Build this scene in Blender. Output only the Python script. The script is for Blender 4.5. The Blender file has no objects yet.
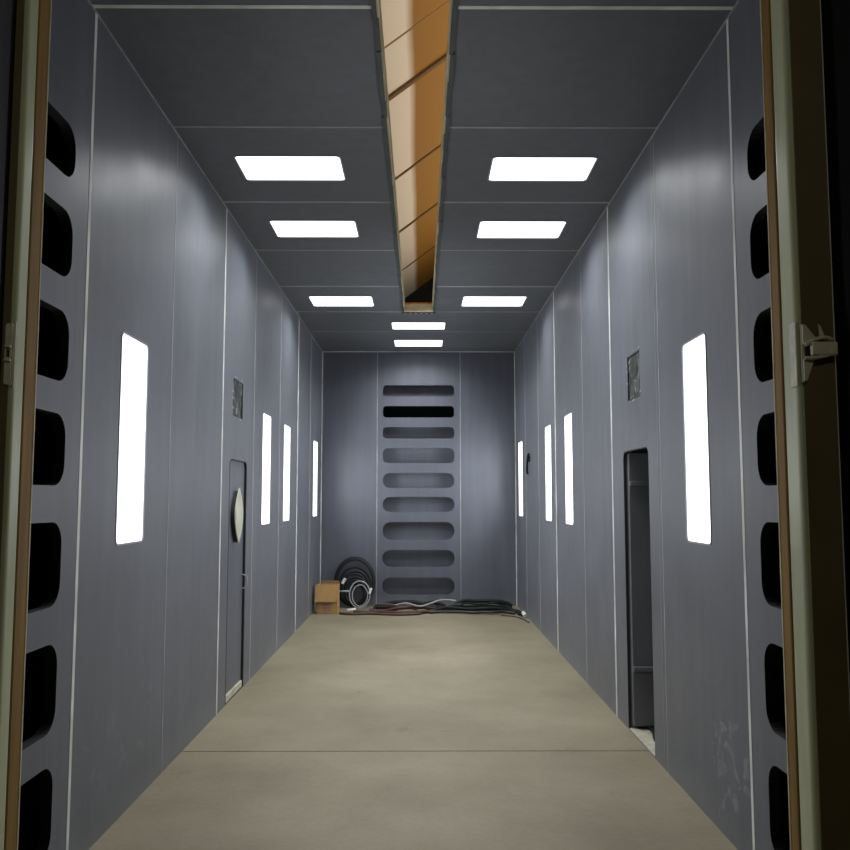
import bpy, bmesh, math, random
from mathutils import Vector, Matrix
random.seed(7)
C = bpy.context.scene.collection
S = bpy.context.scene

# ------------------------------------------------------------------ camera, world, exposure
cam_d = bpy.data.cameras.new('camera')
cam_d.sensor_width = 36.0
cam_d.lens = 36.0
cam_d.clip_start = 0.05
cam = bpy.data.objects.new('camera', cam_d)
C.objects.link(cam)
cam.location = (0, 0, 1.63)
pitch = math.atan(74 / 850)
yaw = 4.2 / 850
cam.rotation_euler = (math.pi / 2 + pitch, 0, -yaw)
S.camera = cam

w = bpy.data.worlds.new('world')
S.world = w
w.use_nodes = True
w.node_tree.nodes['Background'].inputs[0].default_value = (0.75, 0.8, 1.0, 1)
w.node_tree.nodes['Background'].inputs[1].default_value = 0.004

S.view_settings.view_transform = 'Standard'
S.view_settings.look = 'None'
S.view_settings.gamma = 1.0
S.view_settings.exposure = -0.34
S.view_settings.use_curve_mapping = False

WALL_W = 20.0       # watts of one wall light
CEIL_W = 23.0       # watts of one ceiling light
HALL_W = 120.0      # warm hall lamp above the booth


def area_light(name, loc, rot, sx, sy, watts, color, parent=None, spread=180):
    d = bpy.data.lights.new(name, 'AREA')
    d.shape = 'RECTANGLE'
    d.size, d.size_y = sx, sy
    d.energy = watts
    d.color = color
    d.spread = math.radians(spread)
    o = bpy.data.objects.new(name, d)
    C.objects.link(o)
    o.parent = parent
    o.location = loc
    o.rotation_euler = rot
    return o


# warm lamp of the hall above the booth ceiling, shining up on to the hall roof
area_light('hall_lamp', (1.55, 7.0, 4.15), (math.radians(180), math.radians(-22), 0), 0.5, 9.5, HALL_W, (1.0, 0.86, 0.66))
# added fill light for the entrance frame, high above and behind the viewer
area_light('entrance_fill', (0.0, -2.6, 4.6), (math.radians(48), 0, 0), 1.2, 0.4, 30.0, (1.0, 0.93, 0.7))


# ------------------------------------------------------------------ helpers
def tag(o, label=None, cat=None, group=None, kind=None):
    if label: o['label'] = label
    if cat: o['category'] = cat
    if group: o['group'] = group
    if kind: o['kind'] = kind
    return o


def empty(name, loc, label=None, cat=None, group=None, kind=None, rz=0):
    o = bpy.data.objects.new(name, None)
    o.empty_display_size = 0.1
    C.objects.link(o)
    o.location = loc
    o.rotation_euler = (0, 0, rz)
    return tag(o, label, cat, group, kind)


def obj(name, bm, mats, parent=None, smooth=False, loc=None, recalc=True):
    if recalc:
        bmesh.ops.recalc_face_normals(bm, faces=bm.faces[:])
    me = bpy.data.meshes.new(name)
    bm.to_mesh(me)
    bm.free()
    if not isinstance(mats, (list, tuple)): mats = [mats]
    for m in mats: me.materials.append(m)
    if smooth:
        for p in me.polygons: p.use_smooth = True
    o = bpy.data.objects.new(name, me)
    C.objects.link(o)
    o.parent = parent
    if loc: o.location = loc
    return o


def box(bm, a, b, mi=0, bev=0.0, seg=2, M=None):
    t = bmesh.new()
    bmesh.ops.create_cube(t, size=1)
    c = [(a[i] + b[i]) / 2 for i in range(3)]
    s = [abs(b[i] - a[i]) for i in range(3)]
    for v in t.verts:
        v.co = Vector([v.co[i] * s[i] + c[i] for i in range(3)])
    if bev > 0:
        bmesh.ops.bevel(t, geom=t.edges[:], offset=bev, segments=seg, affect='EDGES', profile=0.5)
    merge(bm, t, mi, M)


def merge(bm, t, mi=0, M=None):
    vm = {}
    for v in t.verts:
        vm[v] = bm.verts.new(M @ v.co if M else v.co)
    for f in t.faces:
        try:
            nf = bm.faces.new([vm[v] for v in f.verts])
            nf.material_index = mi
            nf.smooth = f.smooth
        except ValueError:
            pass
    t.free()


def rrect(u0, u1, v0, v1, r=0.0, n=6):
    if r <= 0:
        return [(u0, v0), (u1, v0), (u1, v1), (u0, v1)]
    r = min(r, (u1 - u0) / 2 - 1e-4, (v1 - v0) / 2 - 1e-4)
    pts = []
    for cx, cy, a0 in ((u1 - r, v0 + r, -90), (u1 - r, v1 - r, 0), (u0 + r, v1 - r, 90), (u0 + r, v0 + r, 180)):
        for k in range(n + 1):
            a = math.radians(a0 + 90 * k / n)
            pts.append((cx + r * math.cos(a), cy + r * math.sin(a)))
    return pts


def sheet(bm, outer, holes, fn, t0, t1, mi=0, hole_mi=None):
    """a slab with holes: outline and holes in (u, v), fn(u, v, depth) gives the point"""
    loops = [outer] + list(holes)
    for d in (t0, t1):
        tb = bmesh.new()
        edges = []
        for lp in loops:
            vs = [tb.verts.new((p[0], p[1], 0)) for p in lp]
            for i in range(len(vs)):
                edges.append(tb.edges.new((vs[i], vs[(i + 1) % len(vs)])))
        bmesh.ops.triangle_fill(tb, use_beauty=True, use_dissolve=False, edges=edges, normal=(0, 0, 1))
        for v in tb.verts:
            v.co = Vector(fn(v.co.x, v.co.y, d))
        merge(bm, tb, mi)
    for li, lp in enumerate(loops):
        n = len(lp)
        a = [bm.verts.new(fn(p[0], p[1], t0)) for p in lp]
        b = [bm.verts.new(fn(p[0], p[1], t1)) for p in lp]
        for i in range(n):
            f = bm.faces.new((a[i], a[(i + 1) % n], b[(i + 1) % n], b[i]))
            f.material_index = mi if (li == 0 or hole_mi is None) else (hole_mi[li] if isinstance(hole_mi, list) else hole_mi)
    bmesh.ops.remove_doubles(bm, verts=bm.verts[:], dist=1e-5)


def catmull(pts, n=8, closed=False):
    out = []
    P = [Vector(p) for p in pts]
    m = len(P)
    rng = m if closed else m - 1
    for i in range(rng):
        if closed:
            p0, p1, p2, p3 = P[(i - 1) % m], P[i], P[(i + 1) % m], P[(i + 2) % m]
        else:
            p0, p1, p2, p3 = P[max(i - 1, 0)], P[i], P[i + 1], P[min(i + 2, m - 1)]
        for k in range(n):
            t = k / n
            out.append(0.5 * ((2 * p1) + (-p0 + p2) * t + (2 * p0 - 5 * p1 + 4 * p2 - p3) * t * t + (-p0 + 3 * p1 - 3 * p2 + p3) * t ** 3))
    if not closed: out.append(P[-1])
    return out


def tube(bm, path, r, seg=10, closed=False, mi=0):
    n = len(path)
    rings = []
    up = Vector((0, 0, 1))
    prev = None
    for i, p in enumerate(path):
        a = path[(i - 1) % n] if (closed or i > 0) else path[0]
        b = path[(i + 1) % n] if (closed or i < n - 1) else path[-1]
        t = (b - a).normalized()
        if prev is None:
            x = t.cross(up)
            if x.length < 1e-3: x = t.cross(Vector((1, 0, 0)))
        else:
            x = prev - t * prev.dot(t)
        x.normalize()
        prev = x
        y = t.cross(x)
        rings.append([bm.verts.new(p + r * (math.cos(2 * math.pi * k / seg) * x + math.sin(2 * math.pi * k / seg) * y)) for k in range(seg)])
    for i in range(n if closed else n - 1):
        A, B = rings[i], rings[(i + 1) % n]
        for k in range(seg):
            f = bm.faces.new((A[k], A[(k + 1) % seg], B[(k + 1) % seg], B[k]))
            f.smooth = True
            f.material_index = mi
    if not closed:
        for q in (rings[0], rings[-1]):
            f = bm.faces.new(q)
            f.material_index = mi


# ------------------------------------------------------------------ materials
def mat(name, col, rough=0.6, metal=0.0, noise=0.0, nscale=(3, 3, 3), bump=0.0, bscale=60, emit=None, es=1.0, spec=0.5):
    m = bpy.data.materials.new(name)
    m.use_nodes = True
    nt = m.node_tree
    p = nt.nodes['Principled BSDF']
    p.inputs['Base Color'].default_value = (*col, 1)
    p.inputs['Roughness'].default_value = rough
    p.inputs['Metallic'].default_value = metal
    p.inputs['Specular IOR Level'].default_value = spec
    if emit:
        p.inputs['Emission Color'].default_value = (*emit, 1)
        p.inputs['Emission Strength'].default_value = es
    tc = nt.nodes.new('ShaderNodeTexCoord')
    if noise > 0:
        mp = nt.nodes.new('ShaderNodeMapping')
        mp.inputs['Scale'].default_value = nscale
        nz = nt.nodes.new('ShaderNodeTexNoise')
        nz.inputs['Scale'].default_value = 1
        nz.inputs['Detail'].default_value = 5
        nt.links.new(tc.outputs['Object'], mp.inputs[0])
        nt.links.new(mp.outputs[0], nz.inputs['Vector'])
        mr = nt.nodes.new('ShaderNodeMapRange')
        mr.inputs['From Min'].default_value = 0.25
        mr.inputs['From Max'].default_value = 0.75
        mr.inputs['To Min'].default_value = 1 - noise
        mr.inputs['To Max'].default_value = 1 + noise
        nt.links.new(nz.outputs[0], mr.inputs[0])
        vm = nt.nodes.new('ShaderNodeVectorMath')
        vm.operation = 'SCALE'
        vm.inputs[0].default_value = col
        nt.links.new(mr.outputs[0], vm.inputs['Scale'])
        nt.links.new(vm.outputs[0], p.inputs['Base Color'])
    if bump > 0:
        n2 = nt.nodes.new('ShaderNodeTexNoise')
        n2.inputs['Scale'].default_value = bscale
        n2.inputs['Detail'].default_value = 3
        nt.links.new(tc.outputs['Object'], n2.inputs['Vector'])
        bp = nt.nodes.new('ShaderNodeBump')
        bp.inputs['Strength'].default_value = bump
        bp.inputs['Distance'].default_value = 0.01
        nt.links.new(n2.outputs[0], bp.inputs['Height'])
        nt.links.new(bp.outputs[0], p.inputs['Normal'])
    return m


def N(nt, kind, **kw):
    n = nt.nodes.new(kind)
    for k, v in kw.items():
        if k in ('operation', 'blend_type', 'data_type'): setattr(n, k, v)
        else: n.inputs[k].default_value = v
    return n


def band(nt, src, lo, hi, soft):
    """1 between lo and hi, 0 outside, soft edges"""
    a = N(nt, 'ShaderNodeMapRange', **{'From Min': lo - soft, 'From Max': lo + soft})
    b = N(nt, 'ShaderNodeMapRange', **{'From Min': hi - soft, 'From Max': hi + soft, 'To Min': 1.0, 'To Max': 0.0})
    m = N(nt, 'ShaderNodeMath', operation='MULTIPLY')
    nt.links.new(src, a.inputs[0]); nt.links.new(src, b.inputs[0])
    nt.links.new(a.outputs[0], m.inputs[0]); nt.links.new(b.outputs[0], m.inputs[1])
    return m.outputs[0]


def rubber_wall(name, col, marks=(), rough=0.46, axis='YZ'):
    """blue grey rubber lining with faint wipe streaks; marks = chalk scuffs (y0, y1, z0, z1, scale, strength)"""
    m = mat(name, col, rough)
    nt = m.node_tree
    p = nt.nodes['Principled BSDF']
    L = nt.links.new
    tc = nt.nodes.new('ShaderNodeTexCoord')
    mp = N(nt, 'ShaderNodeMapping', Scale=(9, 9, 0.5))
    L(tc.outputs['Object'], mp.inputs[0])
    st = N(nt, 'ShaderNodeTexNoise', Scale=1.0, Detail=6.0, Roughness=0.6)
    L(mp.outputs[0], st.inputs['Vector'])
    cl = N(nt, 'ShaderNodeTexNoise', Scale=1.1, Detail=5.0, Roughness=0.6)
    L(tc.outputs['Object'], cl.inputs['Vector'])
    ad = N(nt, 'ShaderNodeMath', operation='ADD')
    L(st.outputs[0], ad.inputs[0]); L(cl.outputs[0], ad.inputs[1])
    mr = N(nt, 'ShaderNodeMapRange', **{'From Min': 0.7, 'From Max': 1.3, 'To Min': 0.86, 'To Max': 1.14})
    L(ad.outputs[0], mr.inputs[0])
    vm = N(nt, 'ShaderNodeVectorMath', operation='SCALE')
    vm.inputs[0].default_value = col
    L(mr.outputs[0], vm.inputs['Scale'])
    out = vm.outputs[0]
    sx = nt.nodes.new('ShaderNodeSeparateXYZ')
    L(tc.outputs['Object'], sx.inputs[0])
    # blasting dust clinging just above the floor, ragged upper edge
    dn = N(nt, 'ShaderNodeTexNoise', Scale=2.2, Detail=6.0, Roughness=0.65)
    L(tc.outputs['Object'], dn.inputs['Vector'])
    da = N(nt, 'ShaderNodeMath', operation='MULTIPLY_ADD')
    da.inputs[1].default_value = -0.55; da.inputs[2].default_value = 0.27
    L(dn.outputs[0], da.inputs[0])
    db = N(nt, 'ShaderNodeMath', operation='ADD')
    L(sx.outputs['Z'], db.inputs[0]); L(da.outputs[0], db.inputs[1])
    dm = N(nt, 'ShaderNodeMapRange', **{'From Min': 0.0, 'From Max': 0.22, 'To Min': 0.30, 'To Max': 0.0})
    L(db.outputs[0], dm.inputs[0])
    mx = N(nt, 'ShaderNodeMix', data_type='RGBA')
    L(dm.outputs[0], mx.inputs['Factor']); L(out, mx.inputs[6])
    mx.inputs[7].default_value = (0.22, 0.23, 0.20, 1)
    out = mx.outputs[2]
    for (y0, y1, z0, z1, sc, strg) in marks:
        by = band(nt, sx.outputs['Y'], y0, y1, 0.06)
        bz = band(nt, sx.outputs['Z'], z0, z1, 0.06)
        nz = N(nt, 'ShaderNodeTexNoise', Scale=sc, Detail=3.0, Roughness=0.5, Distortion=1.2)
        L(tc.outputs['Object'], nz.inputs['Vector'])
        th = N(nt, 'ShaderNodeMapRange', **{'From Min': 0.55, 'From Max': 0.64, 'To Min': 0.0, 'To Max': strg})
        L(nz.outputs[0], th.inputs[0])
        m1 = N(nt, 'ShaderNodeMath', operation='MULTIPLY'); m2 = N(nt, 'ShaderNodeMath', operation='MULTIPLY')
        L(by, m1.inputs[0]); L(bz, m1.inputs[1]); L(m1.outputs[0], m2.inputs[0]); L(th.outputs[0], m2.inputs[1])
        mm = N(nt, 'ShaderNodeMix', data_type='RGBA')
        L(m2.outputs[0], mm.inputs['Factor']); L(out, mm.inputs[6])
        mm.inputs[7].default_value = (0.34, 0.35, 0.36, 1)
        out = mm.outputs[2]
    L(out, p.inputs['Base Color'])
    rr = N(nt, 'ShaderNodeMapRange', **{'From Min': 0.3, 'From Max': 0.7, 'To Min': rough - 0.07, 'To Max': rough + 0.1})
    L(cl.outputs[0], rr.inputs[0]); L(rr.outputs[0], p.inputs['Roughness'])
    b2 = N(nt, 'ShaderNodeTexNoise', Scale=2.0, Detail=2.0)
    L(tc.outputs['Object'], b2.inputs['Vector'])
    bp = N(nt, 'ShaderNodeBump', Strength=0.35, Distance=0.02)
    L(b2.outputs[0], bp.inputs['Height']); L(bp.outputs[0], p.inputs['Normal'])
    return m


RUB = (0.110, 0.117, 0.137)
M_left = rubber_wall('rubber_lining_left', RUB, [(3.9, 4.9, 0.25, 0.62, 7, 0.10)])
M_right = rubber_wall('rubber_lining_right', RUB, [(3.85, 4.3, 0.12, 0.62, 9, 0.36), (4.9, 5.2, 2.7, 3.75, 5, 0.12)])
M_back = rubber_wall('rubber_lining_back', (0.103, 0.111, 0.138), rough=0.46)
M_ceil = rubber_wall('rubber_lining_ceiling', (0.095, 0.103, 0.114), rough=0.55)
M_joint = mat('joint_compound', (0.60, 0.61, 0.58), 0.6, noise=0.35, nscale=(4, 4, 4))
M_jointd = mat('joint_compound_dull', (0.27, 0.28, 0.28), 0.6, noise=0.3, nscale=(4, 4, 4))
M_black = mat('duct_shade_black', (0.008, 0.009, 0.010), 0.8)  # black colour paints in the dark of ducts and slot edges
M_blackr = mat('black_rubber', (0.012, 0.012, 0.013), 0.55, noise=0.2)
M_gasket_shade = mat('door_gasket', (0.010, 0.010, 0.012), 0.7)  # also paints the shade in the door reveals
M_doorr = rubber_wall('rubber_door', (0.10, 0.108, 0.132))
M_leaf = mat('side_door_rubber', (0.13, 0.14, 0.155), 0.5, noise=0.25, nscale=(3, 3, 1))
M_leafl = mat('entrance_door_lining', (0.035, 0.035, 0.045), 0.6, noise=0.2)
M_blackl = mat('entrance_door_black_lining', (0.007, 0.006, 0.006), 0.9, noise=0.2, spec=0.1)
M_cream = mat('cream_paint', (0.50, 0.50, 0.40), 0.55, noise=0.15, nscale=(8, 8, 8))
M_sill = mat('dusty_sill', (0.42, 0.40, 0.30), 0.75, noise=0.25, nscale=(14, 14, 14))
M_olive = mat('olive_frame_paint', (0.46, 0.49, 0.31), 0.34, noise=0.12, nscale=(20, 20, 2))
M_flange = mat('dark_flange', (0.13, 0.105, 0.045), 0.5, noise=0.2)
M_orange = mat('ochre_plywood_edge', (0.215, 0.118, 0.020), 0.75, noise=0.3, nscale=(30, 30, 2))
M_metal = mat('dull_zinc', (0.45, 0.45, 0.42), 0.4, metal=0.7)
M_latch = mat('painted_latch', (0.62, 0.62, 0.48), 0.42, noise=0.15, nscale=(30, 30, 30))
M_white = mat('white_plastic', (0.75, 0.76, 0.76), 0.4)
M_paleh = mat('pale_hose', (0.42, 0.43, 0.42), 0.5)
M_greyh = mat('grey_hose', (0.30, 0.31, 0.30), 0.5, noise=0.2, nscale=(20, 20, 20))
M_diff = mat('lamp_diffuser', (0.9, 0.9, 0.9), 0.4, emit=(0.97, 0.98, 1.0), es=2.6)
M_lframe = mat('lamp_frame', (0.3, 0.31, 0.33), 0.4)
M_blackh = mat('black_hose', (0.009, 0.010, 0.011), 0.6, spec=0.3)
M_redh = mat('red_brown_hose', (0.060, 0.018, 0.013), 0.5, noise=0.4, nscale=(15, 15, 15))
M_greenh = mat('dark_green_hose', (0.013, 0.024, 0.017), 0.5, noise=0.3, nscale=(15, 15, 15))
M_brownh = mat('brown_hose', (0.075, 0.040, 0.027), 0.5, noise=0.4, nscale=(15, 15, 15))
M_card = mat('cardboard', (0.42, 0.25, 0.095), 0.85, noise=0.15, nscale=(12, 12, 4))
M_cardd = mat('cardboard_inside', (0.25, 0.14, 0.05), 0.9)
M_print = mat('cardboard_print', (0.33, 0.20, 0.15), 0.85, noise=0.3, nscale=(30, 30, 30))
M_comb = mat('orange_brush', (0.55, 0.24, 0.05), 0.8)
M_trimc = mat('slot_timber', (0.50, 0.44, 0.30), 0.7, noise=0.3, nscale=(12, 3, 12))
M_trimd = mat('slot_rubber_lip', (0.055, 0.062, 0.055), 0.6, noise=0.3, nscale=(14, 5, 14))


def floor_mat():
    m = mat('dusty_concrete', (0.27, 0.24, 0.18), 0.6)
    nt = m.node_tree
    p = nt.nodes['Principled BSDF']
    L = nt.links.new
    tc = nt.nodes.new('ShaderNodeTexCoord')
    a = N(nt, 'ShaderNodeTexNoise', Scale=0.9, Detail=8.0, Roughness=0.62)
    b = N(nt, 'ShaderNodeTexNoise', Scale=34.0, Detail=4.0, Roughness=0.7)
    L(tc.outputs['Object'], a.inputs['Vector']); L(tc.outputs['Object'], b.inputs['Vector'])
    r = nt.nodes.new('ShaderNodeValToRGB')
    r.color_ramp.elements[0].position = 0.3
    r.color_ramp.elements[0].color = (0.168, 0.142, 0.086, 1)
    r.color_ramp.elements[1].position = 0.7
    r.color_ramp.elements[1].color = (0.268, 0.232, 0.155, 1)
    L(a.outputs[0], r.inputs[0])
    mr = N(nt, 'ShaderNodeMapRange', **{'From Min': 0.3, 'From Max': 0.7, 'To Min': 0.93, 'To Max': 1.07})
    L(b.outputs[0], mr.inputs[0])
    vm = N(nt, 'ShaderNodeVectorMath', operation='SCALE')
    L(r.outputs[0], vm.inputs[0]); L(mr.outputs[0], vm.inputs['Scale'])
    # small dark stains
    c = N(nt, 'ShaderNodeTexNoise', Scale=2.6, Detail=5.0, Roughness=0.75)
    L(tc.outputs['Object'], c.inputs['Vector'])
    th = N(nt, 'ShaderNodeMapRange', **{'From Min': 0.63, 'From Max': 0.70, 'To Min': 0.0, 'To Max': 0.5})
    L(c.outputs[0], th.inputs[0])
    mx = N(nt, 'ShaderNodeMix', data_type='RGBA')
    L(th.outputs[0], mx.inputs['Factor']); L(vm.outputs[0], mx.inputs[6])
    mx.inputs[7].default_value = (0.13, 0.10, 0.075, 1)
    L(mx.outputs[2], p.inputs['Base Color'])
    bp = N(nt, 'ShaderNodeBump', Strength=0.25, Distance=0.005)
    L(b.outputs[0], bp.inputs['Height']); L(bp.outputs[0], p.inputs['Normal'])
    return m


M_floor = floor_mat()


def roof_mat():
    """roof boarding: cream on the left of x = -0.075, orange on the right"""
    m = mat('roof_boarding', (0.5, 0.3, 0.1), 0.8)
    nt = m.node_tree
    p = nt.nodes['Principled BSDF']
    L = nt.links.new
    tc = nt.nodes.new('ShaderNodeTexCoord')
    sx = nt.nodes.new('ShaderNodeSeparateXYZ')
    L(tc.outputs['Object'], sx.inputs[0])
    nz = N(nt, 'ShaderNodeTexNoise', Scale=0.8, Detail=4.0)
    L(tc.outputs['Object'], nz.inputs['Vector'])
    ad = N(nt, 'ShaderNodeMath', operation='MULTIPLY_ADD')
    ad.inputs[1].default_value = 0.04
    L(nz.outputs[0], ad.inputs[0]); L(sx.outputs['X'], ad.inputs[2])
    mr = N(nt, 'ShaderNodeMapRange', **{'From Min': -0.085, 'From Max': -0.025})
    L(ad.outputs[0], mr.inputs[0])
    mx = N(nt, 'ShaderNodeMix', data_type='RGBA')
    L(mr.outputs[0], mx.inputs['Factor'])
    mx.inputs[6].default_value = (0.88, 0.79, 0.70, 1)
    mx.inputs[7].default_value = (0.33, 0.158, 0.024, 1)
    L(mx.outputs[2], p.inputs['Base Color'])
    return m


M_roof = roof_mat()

# ------------------------------------------------------------------ dimensions (metres, floor at z = 0)
XL, XR = -1.51, 1.443
H = 3.885
Y0, Y1 = 2.84, 12.90
FZ = 0.04         # floor level
T = 0.05

# ------------------------------------------------------------------ floor
bm = bmesh.new()
box(bm, (-3.2, -1.2, -0.12), (3.2, 5.534, FZ))
box(bm, (-3.2, 5.546, -0.12), (3.2, 13.6, FZ))
box(bm, (-3.2, 5.50, -0.12), (3.2, 5.58, FZ - 0.008))
fl = obj('floor', bm, M_floor)
tag(fl, kind='structure')

# ------------------------------------------------------------------ side walls
slots_side = [(3.235, 3.00), (2.855, 2.565), (2.42, 2.12), (1.985, 1.685), (1.535, 1.19), (1.04, 0.68), (0.55, 0.18)]
lamp_z = (1.385, 2.455)
lampL = [(4.245, 4.66), (8.10, 8.55), (9.36, 9.82), (11.94, 12.43)]
lampR = [(4.245, 4.63), (8.07, 8.50), (9.385, 9.84), (12.04, 12.54)]
doorL = (6.72, 7.40, 0.045, 1.95)
doorR = (5.38, 6.05, 0.045, 1.965)
winL = (6.80, 7.18, 2.30, 2.605)
winR = (5.55, 5.88, 2.305, 2.615)


def lineL(u, v, d): return (XL - d, u, v)
def lineR(u, v, d): return (XR + d, u, v)


def lamp_up(a): return 0.018 if a < 5 else 0.0


def side_wall(name, fn, lamps, door, win, m, seams, sgn, X):
    bm = bmesh.new()
    holes = [rrect(2.93, 3.61 if X < 0 else 3.635, b, a, 0.095) for a, b in slots_side]
    holes += [rrect(a, b, lamp_z[0] + lamp_up(a), lamp_z[1] + lamp_up(a), 0.03, 4) for a, b in lamps]
    holes.append(rrect(win[0], win[1], win[2], win[3], 0.004, 1))
    d = rrect(door[0], door[1], door[2] - 1.0, door[3], 0.06, 6)
    # keep only the upper rounded corners, square at the bottom
    d = [(u, max(v, door[2])) for u, v in d]
    dd = []
    for q in d:
        if not dd or (abs(q[0] - dd[-1][0]) + abs(q[1] - dd[-1][1])) > 1e-4: dd.append(q)
    us = [q for q in dd if q[1] > door[2] + 1e-4]
    dd = [(door[0], door[2]), (door[1], door[2])] + us
    holes.append(dd)
    sheet(bm, rrect(Y0, Y1 + T, -0.02, H), holes, fn, 0.0, T, 0, [0] + [3] * 7 + [0] * 30)  # slot edges take the black, shade painted on the reveals
    # joint beads between the lining sheets
    for y, wdt, pr, mi in seams:
        b0 = fn(y - wdt / 2, 0.0, 0.0)
        b1 = fn(y + wdt / 2, H, -pr)
        box(bm, b0, b1, mi)
    # corner beads along the ceiling and in the far corner
    box(bm, fn(Y0, H - 0.008, 0.0), fn(Y1, H, -0.006), 2)
    box(bm, fn(Y1 - 0.012, 0.0, 0.0), fn(Y1, H, -0.012), 1)
    return tag(obj(name, bm, [m, M_joint, M_jointd, M_black]), kind='structure')


PR = 0.0015
side_wall('wall_left', lineL, lampL, doorL, winL, M_left,
          [(3.78, 0.028, PR, 1), (5.11, 0.014, PR, 2), (6.45, 0.030, PR, 1), (7.67, 0.024, PR, 2),
           (9.08, 0.035, PR, 2), (10.40, 0.055, PR, 1), (11.58, 0.05, PR, 2)], 1, XL)
side_wall('wall_right', lineR, lampR, doorR, winR, M_right,
          [(3.815, 0.026, PR, 1), (5.10, 0.014, PR, 2), (5.16, 0.008, PR, 2), (6.40, 0.034, PR, 1), (7.53, 0.022, PR, 2),
           (9.08, 0.045, PR, 1), (10.39, 0.035, PR, 2), (11.67, 0.035, PR, 2)], -1, XR)

# air ducts behind the side wall slots, their darkness painted in black
for nm, a, b in (('wall_duct_left', XL - T - 0.55, XL - T - 0.001), ('wall_duct_right', XR + T + 0.001, XR + T + 0.55)):
    bm = bmesh.new()
    t = 0.01
    y0, y1 = 2.87, 3.70
    ins = b if a < -1 else a
    out = a if a < -1 else b
    box(bm, (out - t, y0, 0.0), (out + t, y1, H - 0.05))
    box(bm, (min(a, b), y0 - t, 0.0), (max(a, b), y0, H - 0.05))
    box(bm, (min(a, b), y1, 0.0), (max(a, b), y1 + t, H - 0.05))
    box(bm, (min(a, b), y0 - t, H - 0.05), (max(a, b), y1 + t, H - 0.04))
    tag(obj(nm, bm, M_black), kind='structure')

# ------------------------------------------------------------------ back wall
bslots = [(3.434, 3.260, .055), (3.114, 2.938, .055), (2.792, 2.617, .06), (2.472, 2.244, .08), (2.093, 1.866, .11),
          (1.730, 1.504, .11), (1.354, 1.085, .13), (0.936, 0.683, .12), (0.527, 0.268, .12)]
def lineB(u, v, d): return (u, Y1 + d, v)
bm = bmesh.new()
holes = [rrect(-0.578, 0.508, b - 0.07, a - 0.07, r) for a, b, r in bslots]
sheet(bm, rrect(XL - T, XR + T, -0.02, H), holes, lineB, 0.0, 0.03, 0, 0)
# recess behind the slots, open to a duct painted dark behind the second slot
zs = (3.114 - 0.07 + 0.05, 2.938 - 0.07 - 0.05)
box(bm, (-0.64, Y1 + 0.17, zs[0]), (0.57, Y1 + 0.19, 3.50), 0)
box(bm, (-0.64, Y1 + 0.17, 0.10), (0.57, Y1 + 0.19, zs[1]), 0)
for x in (-0.66, 0.57):
    box(bm, (x, Y1 + 0.03, 0.10), (x + 0.02, Y1 + 0.19, 3.50), 0)
for z in (3.48, 0.10, zs[0] - 0.01, zs[1] - 0.01):
    box(bm, (-0.64, Y1 + 0.03, z), (0.57, Y1 + 0.19, z + 0.02), 3 if abs(z - 3.0) < 0.3 else 0)
box(bm, (-0.64, Y1 + 0.50, zs[1] - 0.2), (0.57, Y1 + 0.52, zs[0] + 0.2), 3)
box(bm, (-0.64, Y1 + 0.19, zs[0] - 0.02), (0.57, Y1 + 0.52, zs[0] + 0.0), 3)
box(bm, (-0.64, Y1 + 0.19, zs[1] - 0.0), (0.57, Y1 + 0.52, zs[1] + 0.02), 3)
for x in (-0.66, 0.57):
    box(bm, (x, Y1 + 0.19, zs[1]), (x + 0.02, Y1 + 0.52, zs[0]), 3)
for x in (-0.664, 0.602):
    box(bm, (x - 0.007, Y1 - 0.004, 0.0), (x + 0.007, Y1, H), 2)
box(bm, (XL, Y1 - 0.008, H - 0.010), (XR, Y1, H), 1)
tag(obj('wall_back', bm, [M_back, M_joint, M_jointd, M_black]), kind='structure')

# ------------------------------------------------------------------ ceiling with crane slot
SX0, SX1, SYE = -0.208, 0.152, 10.06
cl_ = [(-1.235, -0.535, 5.437, 5.87), (-1.235, -0.535, 6.745, 7.185), (-1.255, -0.548, 9.335, 9.835),
       (0.477, 1.172, 5.447, 5.87), (0.482, 1.190, 6.75, 7.205), (0.475, 1.187, 9.33, 9.83),
       (-0.378, 0.316, 10.74, 11.195), (-0.382, 0.314, 11.95, 12.47)]
def lineC(u, v, d): return (u, v, H + d)
bm = bmesh.new()
holes = [rrect(a, b, c, d, 0.03, 4) for a, b, c, d in cl_] + [rrect(SX0, SX1, Y0 + 0.04, SYE, 0.02, 3)]
sheet(bm, rrect(XL - T, XR + T, Y0, Y1 + T), holes, lineC, 0.0, 0.06, 0, 0)
for y, wd, pr, mi in ((3.73, 0.028, PR, 1), (5.00, 0.020, PR, 2), (6.31, 0.030, PR, 2), (7.57, 0.022, PR, 2), (8.89, 0.040, PR, 2), (10.12, 0.03, PR, 2), (11.35, 0.02, PR, 2)):
    if y < SYE:
        box(bm, (XL, y - wd / 2, H - pr), (SX0 - 0.018, y + wd / 2, H), mi)
        box(bm, (SX1 + 0.018, y - wd / 2, H - pr), (XR, y + wd / 2, H), mi)
    else:
        box(bm, (XL, y - wd / 2, H - pr), (XR, y + wd / 2, H), mi)
tag(obj('ceiling', bm, [M_ceil, M_joint, M_jointd]), kind='structure')

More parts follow.
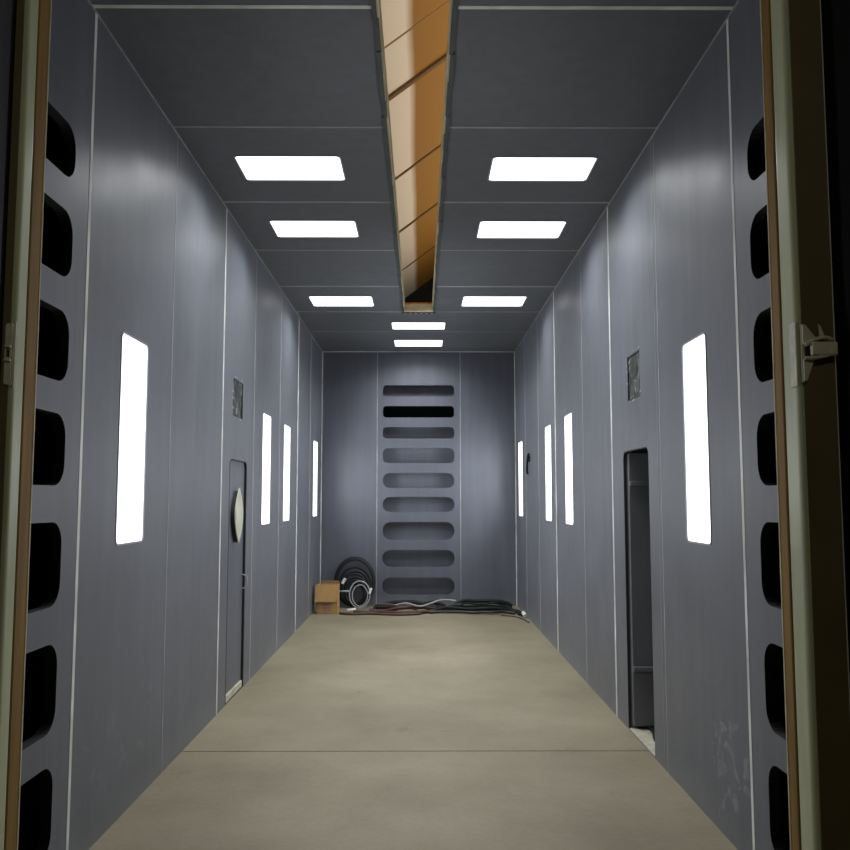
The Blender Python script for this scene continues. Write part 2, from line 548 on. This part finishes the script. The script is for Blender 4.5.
# timber lining and ragged rubber lip of the crane slot
for n, (xa, xb, xi, s) in enumerate(((SX0 - 0.016, SX0 + 0.006, SX0 + 0.016, 1), (SX1 - 0.006, SX1 + 0.016, SX1 - 0.016, -1))):
    bm = bmesh.new()
    lo, hi = sorted((xa, xb))
    # ragged rubber lip under the ceiling along the slot
    y = Y0 + 0.04
    while y < SYE:
        l = random.uniform(0.18, 0.42)
        e = random.uniform(-0.004, 0.004)
        box(bm, (lo + e, y, H - 0.012 - random.uniform(0, 0.006)), (hi + e, min(y + l, SYE) + 0.001, H), 1)
        y += l
    a_, b_ = sorted((SX0 if s == 1 else SX1, xi))
    box(bm, (a_, Y0 + 0.04, H - 0.004), (b_, SYE, H + 0.11), 0)
    o = obj('trim_%d' % (n + 1), bm, [M_trimc, M_trimd])
    tag(o, kind='structure')

# end block of the crane slot with a brush
t = empty('slot_end_block', ((SX0 + SX1) / 2, SYE, H - 0.02), 'pale end block closing the far end of the ceiling slot', 'end block')
bm = bmesh.new()
hw = (SX1 - SX0) / 2
box(bm, (-hw + 0.005, -0.075, 0.0), (hw - 0.005, 0.03, 0.085), 0, 0.004, 1)
obj('block', bm, M_trimc, t)
bm = bmesh.new()
for k in range(22):
    x = -hw + 0.025 + k * (2 * hw - 0.05) / 21
    box(bm, (x - 0.004, -0.14, 0.078), (x + 0.004, -0.078, 0.088))
obj('brush', bm, M_comb, t)
bm = bmesh.new()
box(bm, (-hw - 0.025, -0.015, -0.012), (hw + 0.025, 0.035, 0.0), 0, 0.003, 1)
for k in range(6):
    x = -hw + 0.02 + k * (2 * hw - 0.04) / 5
    box(bm, (x - 0.008, -0.02, -0.022), (x + 0.008, 0.01, -0.010), 1, 0.002, 1)
obj('rubber_lip', bm, [M_trimd, M_metal], t)

# ------------------------------------------------------------------ hall roof over the booth, sloping
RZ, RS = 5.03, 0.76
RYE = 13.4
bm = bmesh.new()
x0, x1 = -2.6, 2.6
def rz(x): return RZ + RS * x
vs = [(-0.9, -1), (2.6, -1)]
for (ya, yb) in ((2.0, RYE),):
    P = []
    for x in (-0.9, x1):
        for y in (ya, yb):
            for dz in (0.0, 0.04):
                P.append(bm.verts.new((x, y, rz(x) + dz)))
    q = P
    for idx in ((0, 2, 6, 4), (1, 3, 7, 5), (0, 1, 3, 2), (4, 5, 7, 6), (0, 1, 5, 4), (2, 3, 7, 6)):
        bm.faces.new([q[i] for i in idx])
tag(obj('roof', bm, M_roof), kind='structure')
M_joist = mat('roof_joint', (0.30, 0.17, 0.06), 0.8)
# purlin-like battens following the slope
k = 0
for y, wd, dp in ((5.80, 0.022, 0.004), (6.54, 0.055, 0.03), (8.28, 0.035, 0.016), (9.97, 0.045, 0.018), (11.69, 0.035, 0.012)):
    bm = bmesh.new()
    P = []
    for x in (-0.9, x1):
        for yy in (y - wd / 2, y + wd / 2):
            for dz in (-dp, 0.0):
                P.append(bm.verts.new((x, yy, rz(x) + dz)))
    for idx in ((0, 2, 6, 4), (1, 3, 7, 5), (0, 1, 3, 2), (4, 5, 7, 6), (0, 1, 5, 4), (2, 3, 7, 6)):
        bm.faces.new([P[i] for i in idx])
    m_ = M_joist if k == 0 else bpy.data.materials.get('roof_batten') or mat('roof_batten', (0.16, 0.085, 0.03), 0.8)
    k += 1
    tag(obj('roof_batten', bm, m_), 'dark batten crossing the sloping roof above the ceiling slot, %s' %
        ('nearest the entrance', 'second from the entrance', 'third from the entrance', 'fourth from the entrance', 'farthest, before the black gable')[k - 1],
        'batten', 'battens under the hall roof')
bm = bmesh.new()
box(bm, (-2.6, RYE + 0.002, 3.95), (2.6, RYE + 0.06, 7.2))
tag(obj('wall_gable', bm, M_black), kind='structure')

# ------------------------------------------------------------------ lights
def light_fixture(kind, base, sx, sy, axis, label, group):
    t = empty(kind, base, label, 'light', group)
    # local frame: panel lies in local XY, facing local -Z; rotate to the wall
    if axis == 'C': R = Matrix.Identity(4)
    elif axis == 'L': R = Matrix.Rotation(math.radians(-90), 4, 'Y')      # -Z -> +X
    else: R = Matrix.Rotation(math.radians(90), 4, 'Y')                  # -Z -> -X
    t.rotation_euler = R.to_euler()
    bm = bmesh.new()
    def f(u, v, d): return (u, v, d)
    sheet(bm, rrect(-sx / 2 - 0.006, sx / 2 + 0.006, -sy / 2 - 0.006, sy / 2 + 0.006, 0.034, 4),
          [rrect(-sx / 2 + 0.004, sx / 2 - 0.004, -sy / 2 + 0.004, sy / 2 - 0.004, 0.03, 4)], f, -0.003, 0.0)
    box(bm, (-sx / 2 + 0.005, -sy / 2 + 0.005, 0.022), (sx / 2 - 0.005, sy / 2 - 0.005, 0.045))
    obj('housing', bm, M_lframe, t)
    bm = bmesh.new()
    sheet(bm, rrect(-sx / 2 + 0.001, sx / 2 - 0.001, -sy / 2 + 0.001, sy / 2 - 0.001, 0.03, 4), [], f, 0.003, 0.018)
    obj('diffuser', bm, M_diff, t)
    wv = CEIL_W if axis == 'C' else WALL_W
    area_light('lamp_light', (0, 0, -0.008), (0, 0, 0), sx - 0.07, sy - 0.07, wv, (0.95, 0.975, 1.0), t, 145 if axis == 'C' else 145)
    return t


zc, hz = sum(lamp_z) / 2, lamp_z[1] - lamp_z[0]
wl = [('nearest the entrance', 'just past the door, second from the entrance', 'third from the entrance', 'farthest, by the back corner')]
for (a, b), s in zip(lampL, ('nearest the entrance', 'just beyond the closed door', 'third from the entrance', 'farthest, above the cardboard box')):
    light_fixture('wall_light', (XL, (a + b) / 2, zc + lamp_up(a)), hz, b - a, 'L', 'upright white light panel in the left wall, ' + s, 'upright light panels in the side walls')
for (a, b), s in zip(lampR, ('nearest the entrance', 'second from the entrance, beyond the open doorway', 'third from the entrance', 'farthest, by the back corner')):
    light_fixture('wall_light', (XR, (a + b) / 2, zc + lamp_up(a)), hz, b - a, 'R', 'upright white light panel in the right wall, ' + s, 'upright light panels in the side walls')
for (a, b, c, d), s in zip(cl_, ('left of the slot, nearest the entrance', 'left of the slot, second from the entrance', 'left of the slot, farthest of its row',
                                 'right of the slot, nearest the entrance', 'right of the slot, second from the entrance', 'right of the slot, farthest of its row',
                                 'in the middle just past the end of the slot', 'in the middle, closest to the back wall')):
    light_fixture('ceiling_light', ((a + b) / 2, (c + d) / 2, H), b - a, d - c, 'C', 'white rectangular ceiling light ' + s, 'rectangular ceiling lights')

# ------------------------------------------------------------------ closed side door on the left
t = empty('door_1', (XL, (doorL[0] + doorL[1]) / 2, 0), kind='structure')
yc = (doorL[0] + doorL[1]) / 2
def fD(u, v, d): return (-d, u, v)
y0, y1, z0, z1 = doorL[0] - yc, doorL[1] - yc, doorL[2], doorL[3]
def doorpoly(y0, y1, z0, z1, r=0.06):
    p = [q for q in rrect(y0, y1, z0 - 1, z1, r) if q[1] > z0]
    return [(y0, z0), (y1, z0)] + p
bm = bmesh.new()
sheet(bm, doorpoly(y0 + 0.004, y1 - 0.004, z0 + 0.06, z1 - 0.006), [], fD, 0.020, 0.048)
obj('door_panel', bm, M_doorr, t)
bm = bmesh.new()
sheet(bm, doorpoly(y0 + 0.0005, y1 - 0.0005, z0, z1 - 0.0005), [doorpoly(y0 + 0.028, y1 - 0.012, z0 + 0.002, z1 - 0.008, 0.055)], fD, 0.0005, 0.0195)  # seal whose black ring also paints the shade of the recessed jamb
obj('gasket', bm, M_gasket_shade, t)
bm = bmesh.new()
box(bm, (-0.045, y0 + 0.012, z0), (-0.006, y1 - 0.02, z0 + 0.055), 0, 0.006, 2)
obj('sill', bm, M_sill, t)
# lens shaped cover plate
bm = bmesh.new()
def lens(wd, ht, cz, cy, n=16):
    P = []
    for k in range(n):
        a = k / n
        P.append((cy + wd / 2 * math.sin(math.pi * a) ** 0.9, cz - ht / 2 + ht * a))
    for k in range(n):
        a = 1 - k / n
        P.append((cy - wd / 2 * math.sin(math.pi * a) ** 0.9, cz - ht / 2 + ht * a))
    return P
Mz = 1.79 - 0.07
sheet(bm, lens(0.30, 0.45, 1.495, 7.03 - yc), [], fD, -0.020, -0.012)
obj('cover_plate', bm, M_cream, t)
bm = bmesh.new()
sheet(bm, lens(0.27, 0.42, 1.488, 7.02 - yc), [], fD, -0.012, 0.019)
obj('cover_seal', bm, M_gasket_shade, t)
bm = bmesh.new()
pth = catmull([Vector((-0.018, y1 - 0.06, 0.99)), Vector((0.022, y1 - 0.06, 0.975)), Vector((0.03, y1 - 0.06, 0.93)), Vector((0.022, y1 - 0.06, 0.885)), Vector((-0.018, y1 - 0.06, 0.87))], 5)
tube(bm, pth, 0.006, 8)
obj('door_handle', bm, M_lframe, t)

# ------------------------------------------------------------------ open side door on the right
t = empty('door_2', (XR + 0.022, doorR[1] - 0.047, 0), kind='structure')
bm = bmesh.new()
box(bm, (0.004, 0.0, 0.07), (0.66, 0.045, 1.955), 0, 0.004, 1)
obj('door_leaf', bm, M_leaf, t)
for z in (0.44, 1.72):
    bm = bmesh.new()
    box(bm, (0.006, -0.022, z), (0.655, 0.0, z + 0.035), 0, 0.004, 1)
    obj('crossbar', bm, M_leaf, t)
yo = (doorR[0] + doorR[1]) / 2
bm = bmesh.new()
def fR(u, v, d): return (XR + d, u, v)
sheet(bm, doorpoly(doorR[0] + 0.0005, doorR[1] - 0.0005, doorR[2] + 0.001, doorR[3] - 0.0005), [doorpoly(doorR[0] + 0.007, doorR[1] - 0.001, doorR[2] + 0.003, doorR[3] - 0.007, 0.058)], fR, 0.002, 0.020)  # black ring standing in for shade on the doorway reveal
box(bm, (XR + T + 0.35, doorR[0] - 0.4, 0.0), (XR + T + 0.37, doorR[1] - 0.1, 2.2))
o = obj('trim_3', bm, M_gasket_shade); tag(o, kind='structure')
bm = bmesh.new()
box(bm, (XR + 0.002, doorR[0] + 0.008, 0.0), (XR + T + 0.02, doorR[1] - 0.008, doorR[2] + 0.006), 0, 0.003, 2)
box(bm, (XR + T + 0.02, doorR[0] - 0.2, 0.0), (XR + T + 0.35, doorR[1] + 0.0, 0.045), 0)
o = obj('trim_4', bm, M_sill); tag(o, kind='structure')
# hoses passing the doorway on the ground outside
for k, (dx, z, r, mt) in enumerate(((0.06, 0.07, 0.014, M_blackh), (0.10, 0.06, 0.012, M_brownh))):
    bm = bmesh.new()
    base = Vector((XR + T + dx, 5.7, 0.045 + r))
    pts = [Vector((-0.0, -0.42, 0)), Vector((0.01, -0.2, 0)), Vector((-0.015 + 0.03 * k, 0.0, 0)), Vector((0.02, 0.18, 0)), Vector((0.03, 0.31, 0))]
    tube(bm, catmull(pts, 6), r, 8)
    o = obj('hose', bm, mt, smooth=True); o.location = base
    tag(o, ('thin black hose' if k == 0 else 'thin brown hose') + ' lying behind the sill of the open right doorway', 'hose', 'hoses in the right doorway')

# ------------------------------------------------------------------ the two scuffed inspection windows over the doors
def scuffed():
    m = mat('scuffed_glass', (0.08, 0.085, 0.085), 0.35)
    nt = m.node_tree
    p = nt.nodes['Principled BSDF']
    tc = nt.nodes.new('ShaderNodeTexCoord')
    nz = N(nt, 'ShaderNodeTexNoise', Scale=9.0, Detail=6.0, Roughness=0.7, Distortion=1.5)
    nt.links.new(tc.outputs['Object'], nz.inputs['Vector'])
    r = nt.nodes.new('ShaderNodeValToRGB')
    r.color_ramp.elements[0].position = 0.42; r.color_ramp.elements[0].color = (0.010, 0.011, 0.011, 1)
    r.color_ramp.elements[1].position = 0.66; r.color_ramp.elements[1].color = (0.38, 0.39, 0.37, 1)
    e = r.color_ramp.elements.new(0.54); e.color = (0.055, 0.058, 0.056, 1)
    nt.links.new(nz.outputs[0], r.inputs[0]); nt.links.new(r.outputs[0], p.inputs['Base Color'])
    return m
M_scuff = scuffed()
for n, (X, s, wn) in enumerate(((XL, -1, winL), (XR, 1, winR))):
    yc, zc2 = (wn[0] + wn[1]) / 2, (wn[2] + wn[3]) / 2
    hw_, hh = (wn[1] - wn[0]) / 2, (wn[3] - wn[2]) / 2
    t = empty('window_%d' % (n + 1), (X, yc, zc2), kind='structure')
    bm = bmesh.new()
    a_, b_ = sorted((s * 0.008, s * 0.016))
    box(bm, (a_, -hw_ + 0.001, -hh + 0.001), (b_, hw_ - 0.001, hh - 0.001))
    obj('window_pane', bm, M_scuff, t)
    bm = bmesh.new()
    fn = (lambda u, v, d, s=s: (s * d, u, v))
    sheet(bm, rrect(-hw_ + 0.001, hw_ - 0.001, -hh + 0.001, hh - 0.001), [rrect(-hw_ + 0.010, hw_ - 0.010, -hh + 0.008, hh - 0.010)], fn, 0.001, 0.0078)
    obj('window_frame', bm, M_gasket_shade, t)
    # dried blobs of sealant round the rim
    bm = bmesh.new()
    for _ in range(10):
        e = random.choice((0, 1, 2, 3))
        u = random.uniform(-hw_, hw_) if e < 2 else (-hw_ - 0.008 if e == 2 else hw_ + 0.008)
        v = random.uniform(-hh, hh) if e >= 2 else (-hh - 0.012 if e == 0 else hh + 0.012)
        tb = bmesh.new()
        bmesh.ops.create_icosphere(tb, subdivisions=2, radius=0.008)
        merge(bm, tb, 0, Matrix.Translation((0, u, v)) @ Matrix.Diagonal((0.5, random.uniform(0.6, 2.2), random.uniform(0.6, 1.8), 1)))
    obj('sealant', bm, M_jointd, t, smooth=True)

# black bent lever on the right wall near the back
t = empty('wall_lever', (XR, 11.25, 2.09), 'black bent lever on the right wall between the two farthest light panels', 'lever')
bm = bmesh.new()
tube(bm, catmull([Vector((-0.02, -0.07, 0.13)), Vector((-0.028, -0.03, 0.10)), Vector((-0.032, 0.02, 0.0)), Vector((-0.03, 0.05, -0.09)), Vector((-0.02, 0.06, -0.13))], 6), 0.016, 8)
obj('lever_arm', bm, M_blackh, t)
bm = bmesh.new()
box(bm, (-0.02, -0.04, 0.03), (0.0, 0.04, 0.11), 0, 0.006, 2)
obj('lever_mount', bm, M_blackh, t)

# ------------------------------------------------------------------ entrance: front stub walls, ochre board edge, olive posts, open leaves
for nm, xa, xb in (('wall_front_left', XL - T, -1.345), ('wall_front_right', 1.245, XR + T)):
    bm = bmesh.new()
    box(bm, (xa, 2.79, -0.02), (xb, Y0, H + 0.06))
    tag(obj(nm, bm, M_blackr), kind='structure')
for n, (xi, xo, ya, yb) in enumerate(((-1.292, -1.345, 2.757, 2.838), (1.191, 1.245, 2.773, 2.838))):
    bm = bmesh.new()
    a_, b_ = sorted((xi, xo))
    box(bm, (a_, ya, 0), (b_, yb, H + 0.05), 0, 0.003, 1)
    # pale torn ply at the arris next to the lining
    a2, b2 = sorted((xi - (0.002 if xi > 0 else -0.002), xi))
    box(bm, (a2, yb - 0.008, 0), (b2, yb, H + 0.05), 1)
    tag(obj('trim_%d' % (n + 5), bm, [M_orange, M_trimc]), kind='structure')
for n, (xi, xo, ya, yb) in enumerate(((-1.292, -1.330, 2.681, 2.757), (1.191, 1.307, 2.657, 2.773))):
    bm = bmesh.new()
    a_, b_ = sorted((xi, xo))
    box(bm, (a_, ya, 0), (b_, yb, H + 0.05), 0, min(0.022, (b_ - a_) * 0.4), 5)
    sg = 1 if xi > 0 else -1
    p0, p1 = sorted((xi + sg * 0.016, xo + sg * 0.002))
    box(bm, (p0, ya - 0.004, 0), (p1, ya + 0.03, H + 0.05), 1)
    tag(obj('trim_%d' % (n + 7), bm, [M_olive, M_flange]), kind='structure')

# open entrance leaves, swung towards the viewer
for n, s in enumerate((-1, 1)):
    t = empty('door_%d' % (n + 3), (s * (1.333 if s < 0 else 1.309), 2.660 if s > 0 else 2.683, 0.045), kind='structure')
    bm = bmesh.new()
    a_, b_ = sorted((s * 0.004, s * 0.07))
    a_ += 0.03 * s if s < 0 else 0
    b_ += 0
    box(bm, (min(s * 0.004, s * 0.07), -1.45, 0.0), (max(s * 0.004, s * 0.07), 0.0, H), 0, 0.003, 1)
    obj('door_leaf', bm, M_leafl if s < 0 else M_blackl, t)
    if s > 0:
        bm = bmesh.new()
        box(bm, (-0.001, -0.006, 0.0), (0.018, 0.0015, H))
        obj('edge_strip', bm, M_joint, t)

# ------------------------------------------------------------------ door latches on the posts
# right: bracket with two pointed plates and a lever arm
t = empty('door_latch', (1.194, 2.651, 2.09), 'pale painted door latch with a lever arm on the right entrance post', 'latch')
bm = bmesh.new()
box(bm, (-0.006, 0.004, -0.105), (0.0, 0.052, 0.100), 0, 0.002, 1)
box(bm, (0.006, -0.006, -0.095), (0.018, 0.0, 0.092), 0, 0.002, 1)
obj('back_plate', bm, M_latch, t)
def plate(bm, pts, y0, y1):
    sheet(bm, pts, [], lambda u, v, d: (u, d, v), y0, y1)
for pp in ([(0.010, 0.026), (0.047, 0.036), (0.047, 0.050), (0.018, 0.088), (0.010, 0.088)],
           [(0.010, -0.022), (0.045, -0.018), (0.018, -0.090), (0.010, -0.090)]):
    bm = bmesh.new()
    plate(bm, pp, -0.014, -0.004)
    obj('keeper_plate', bm, M_latch, t)
bm = bmesh.new()
pth = catmull([Vector((0.012, -0.022, 0.020)), Vector((0.035, -0.030, 0.036)), Vector((0.070, -0.032, 0.044)), Vector((0.095, -0.028, 0.038))], 6)
tube(bm, pth, 0.006, 8)
pth = catmull([Vector((0.010, -0.022, -0.020)), Vector((0.04, -0.030, -0.020)), Vector((0.07, -0.032, -0.014)), Vector((0.095, -0.028, -0.008))], 6)
tube(bm, pth, 0.006, 8)
box(bm, (0.026, -0.040, -0.014), (0.108, -0.018, 0.030), 0, 0.007, 3)
obj('lever_arm', bm, M_latch, t)
bm = bmesh.new()
plate(bm, [(0.062, 0.044), (0.082, 0.040), (0.068, 0.080), (0.060, 0.090)], -0.014, -0.006)
obj('lever_wing', bm, M_latch, t)
bm = bmesh.new()
box(bm, (0.014, -0.017, -0.013), (0.026, -0.0145, 0.018))
obj('bolt_slot', bm, M_gasket_shade, t)
# left: slim keeper with a square hole
t = empty('door_latch', (-1.297, 2.674, 2.09), 'slim pale latch keeper with a small square hole on the left entrance post', 'latch')
bm = bmesh.new()
sheet(bm, rrect(-0.018, 0.003, -0.100, 0.095, 0.008), [rrect(-0.014, -0.003, -0.014, 0.012, 0.002, 2)], lambda u, v, d: (u, d, v), -0.012, 0.0)
box(bm, (0.004, -0.006, -0.11), (0.012, 0.002, 0.105), 0, 0.003, 2)
obj('keeper_plate', bm, M_latch, t)
for z in (-0.024, 0.020):
    bm = bmesh.new()
    box(bm, (-0.017, -0.022, z - 0.004), (0.003, -0.010, z + 0.004), 0, 0.003, 2)
    obj('lug', bm, M_latch, t)
bm = bmesh.new()
box(bm, (-0.013, -0.004, -0.013), (-0.004, -0.001, 0.011))
obj('bolt_slot', bm, M_gasket_shade, t)

# ------------------------------------------------------------------ things by the back wall
# cardboard box with hanging front flap
t = empty('cardboard_box', (-1.30, 12.10, FZ), 'open brown cardboard box with a front flap folded down, in the left back corner', 'box', rz=math.radians(-4))
W2, D2, Hb = 0.145, 0.10, 0.40
bm = bmesh.new()
th = 0.006
box(bm, (-W2, -D2, 0), (W2, -D2 + th, Hb))
box(bm, (-W2, D2 - th, 0), (W2, D2, Hb))
box(bm, (-W2, -D2, 0), (-W2 + th, D2, Hb))
box(bm, (W2 - th, -D2, 0), (W2, D2, Hb))
box(bm, (-W2, -D2, 0), (W2, D2, th))
obj('carton', bm, M_card, t)
bm = bmesh.new()
box(bm, (-W2 - 0.012, -0.012, -0.24), (W2 + 0.002, -0.006, 0.0))
o = obj('front_flap', bm, M_card, t); o.location = (0, -D2, Hb); o.rotation_euler = (math.radians(-14), 0, math.radians(0))
bm = bmesh.new()
box(bm, (-0.10, 0.0, 0.0), (W2, 0.006, 0.04))
o = obj('rear_flap', bm, M_cardd, t); o.location = (0, D2 - 0.006, Hb); o.rotation_euler = (math.radians(-8), 0, 0)
bm = bmesh.new()
box(bm, (-0.05, -D2 - 0.002, 0.04), (0.05, -D2 + 0.001, 0.17))
obj('printed_patch', bm, M_print, t)


def coil(name, c, rings, r, m, label, tilt, cat='hose', group=None):
    """rings = list of (radius_x, radius_z, dx, dy, dz)"""
    t = bmesh.new()
    for (rx, rzz, dx, dy, dz, rad) in rings:
        P = [Vector((dx + rx * math.cos(2 * math.pi * k / 40), dy, dz + rzz * math.sin(2 * math.pi * k / 40))) for k in range(40)]
        tube(t, P, rad, 8, True)
    o = obj(name, t, m, smooth=True)
    o.location = c
    o.rotation_euler = tilt
    tag(o, label, cat, group)
    return o


# big coil of black hose leaning on the back wall
bc = coil('black_hose_coil', (-0.98, 12.69, FZ),
     [(0.285, 0.35, 0, 0.035, 0.375, 0.022), (0.270, 0.335, 0.005, 0.0, 0.365, 0.018), (0.235, 0.275, 0.01, -0.01, 0.31, 0.018), (0.205, 0.245, 0.015, -0.03, 0.28, 0.018),
      (0.195, 0.225, 0.0, -0.05, 0.26, 0.018), (0.165, 0.195, 0.03, -0.06, 0.24, 0.018), (0.14, 0.17, 0.01, -0.07, 0.22, 0.018), (0.12, 0.15, 0.03, -0.04, 0.19, 0.018)],
     None, M_blackh, 'large coil of black hose leaning against the back wall beside the box', (math.radians(-7), 0, 0))
# pale coil in front of it
o = coil('pale_hose_coil', (-0.885, 12.46, FZ),
     [(0.150, 0.190, 0, 0, 0.215, 0.0085), (0.112, 0.150, 0.005, -0.01, 0.20, 0.006)],
     None, M_paleh, 'pale grey hose coil standing in front of the black coil', (math.radians(-8), 0, 0))
bm = bmesh.new()
box(bm, (-0.018, -0.018, -0.045), (0.018, 0.018, 0.045), 0, 0.01, 3)
q = obj('connector', bm, M_white, o); q.location = (0.155, -0.02, 0.26); q.rotation_euler = (0, math.radians(20), 0)
q['label'] = 'white connector'
# white connector and short pipe in front of the black coil
bm = bmesh.new()
box(bm, (-0.020, -0.016, -0.045), (0.020, 0.016, 0.045), 0, 0.01, 3)
q = obj('connector', bm, M_white, bc); q.location = (-0.155, -0.075, 0.38); q.rotation_euler = (0, math.radians(28), 0)
q['label'] = 'white connector'
bm = bmesh.new()
tube(bm, [Vector((-0.085, 0, 0)), Vector((0.085, 0, 0.0))], 0.013, 8)
q = obj('pipe_stub', bm, M_greyh); q.location = (-1.12, 12.47, 0.30)
tag(q, 'short grey pipe sticking out sideways between the box and the pale coil', 'pipe')
bm = bmesh.new()
tube(bm, [Vector((-0.06, 0, 0)), Vector((0.06, 0, 0.012))], 0.021, 10)
q = obj('hose_coupling', bm, M_white); q.location = (-0.97, 12.12, FZ + 0.035); q.rotation_euler = (0, 0, math.radians(10))
tag(q, 'white hose coupling on the floor in front of the pale coil', 'coupling')


def hose(label, m, r, pts, name='hose'):
    """a hose on the ground: pts relative to the first point"""
    b = Vector((pts[0][0], pts[0][1], 0))
    bm = bmesh.new()
    P = [Vector(p) - b for p in pts]
    tube(bm, catmull(P, 7), r, 8)
    o = obj(name, bm, m, smooth=True)
    o.location = b
    tag(o, label, 'hose', 'hoses heaped along the foot of the back wall')
    return o


Z = FZ
hose('red-brown hose snaking from the coils to the middle of the back wall, in front', M_redh, 0.024,
     [(-0.93, 12.02, Z + .024), (-0.78, 11.98, Z + .024), (-0.6, 12.02, Z + .024), (-0.38, 11.93, Z + .026), (-0.15, 11.90, Z + .026), (0.05, 12.0, Z + .026), (0.2, 12.12, Z + .026)])
hose('brown hose starting in front of the box and curving under the slotted panel', M_brownh, 0.018,
     [(-1.12, 11.93, Z + .018), (-0.95, 11.86, Z + .018), (-0.72, 11.90, Z + .018), (-0.5, 11.84, Z + .018), (-0.25, 11.80, Z + .018), (0.0, 11.87, Z + .018)])
hose('second red-brown hose lying behind the first, left of the middle', M_redh, 0.026,
     [(-0.72, 12.16, Z + .026), (-0.5, 12.12, Z + .026), (-0.28, 12.04, Z + .075), (-0.02, 12.10, Z + .085), (0.1, 12.22, Z + .05), (0.22, 12.32, Z + .026)])
hose('thin brown hose nearest the back wall, behind the red-brown ones', M_brownh, 0.016,
     [(-0.68, 12.40, Z + .016), (-0.62, 12.27, Z + .09), (-0.45, 12.24, Z + .10), (-0.25, 12.26, Z + .06), (-0.05, 12.36, Z + .016)])
hose('pale grey hose crossing over the heap, rising to the right', M_greyh, 0.013,
     [(-0.36, 12.14, Z + .10), (-0.2, 12.08, Z + .135), (-0.02, 12.02, Z + .10), (0.14, 12.10, Z + .13), (0.28, 12.18, Z + .165), (0.40, 12.22, Z + .16), (0.50, 12.22, Z + .15)])
for i, (y, z, r, mt, lb) in enumerate((
        (11.95, .024, .020, M_greenh, 'dark green hose at the front of the heap on the right'),
        (12.06, .060, .022, M_blackh, 'thick black hose on top of the heap on the right'),
        (12.17, .030, .026, M_blackh, 'thick black hose at the bottom in the middle of the heap on the right'),
        (12.28, .070, .018, M_greenh, 'dark green hose lying highest at the back of the heap on the right'),
        (12.41, .050, .026, M_blackh, 'black hose at the very back of the heap on the right'),
        (12.12, .115, .012, M_blackh, 'thin black hose looping over the heap on the right'))):
    x = 0.12 + 0.07 * i
    pts = []
    while x < 1.22:
        pts.append((x, y + random.uniform(-.022, .022) + 0.05 * math.sin(x * 5), Z + z + random.uniform(0, .022)))
        x += 0.15
    pts[0] = (pts[0][0], pts[0][1], Z + r)
    pts.append((1.31, y - 0.02, Z + r)) if i else pts.append((1.30, 11.90, Z + r))
    if i in (1, 2): pts += [(1.37, y - 0.2, Z + r), (1.39 - .02 * i, y - 0.36, Z + r)]
    hose(lb, mt, r, pts)
for i, (xa, xb, y, z, r, lb) in enumerate((
        (-0.66, 0.30, 12.50, .03, .028, 'thick black hose low behind the red-brown hoses'),
        (-0.60, 0.36, 12.60, .07, .030, 'thick black hose at the back, against the slotted panel, left half'),
        (0.42, 1.26, 12.53, .045, .030, 'thick black hose near the back wall, right half'),
        (0.48, 1.34, 12.64, .085, .028, 'black hose bulging highest by the back wall, right half'),
        (0.50, 1.33, 12.76, .07, .030, 'black hose pressed against the back wall, right half'))):
    n = 7
    pts = [(xa + (xb - xa) * k / (n - 1), y + random.uniform(-.015, .015), Z + (r if k in (0, n - 1) else z + random.uniform(-.01, .02))) for k in range(n)]
    hose(lb, M_blackh, r, pts)
hose('thin brown cable trailing from the heap along the right wall', M_brownh, 0.009,
     [(1.10, 11.78, Z + .009), (1.24, 11.70, Z + .009), (1.33, 11.5, Z + .009), (1.37, 11.3, Z + .009), (1.39, 11.1, Z + .009)], 'cable')
bm = bmesh.new()
tube(bm, [Vector((0, -0.045, 0)), Vector((0, -0.03, 0)), Vector((0, -0.0299, 0)), Vector((0, 0.03, 0.0))], 0.026, 10)
q = obj('hose_coupling', bm, M_white); q.location = (1.39, 11.62, Z + 0.05); q.rotation_euler = (math.radians(25), 0, math.radians(15))
tag(q, 'white hose coupling at the foot of the right wall in the back corner', 'coupling')
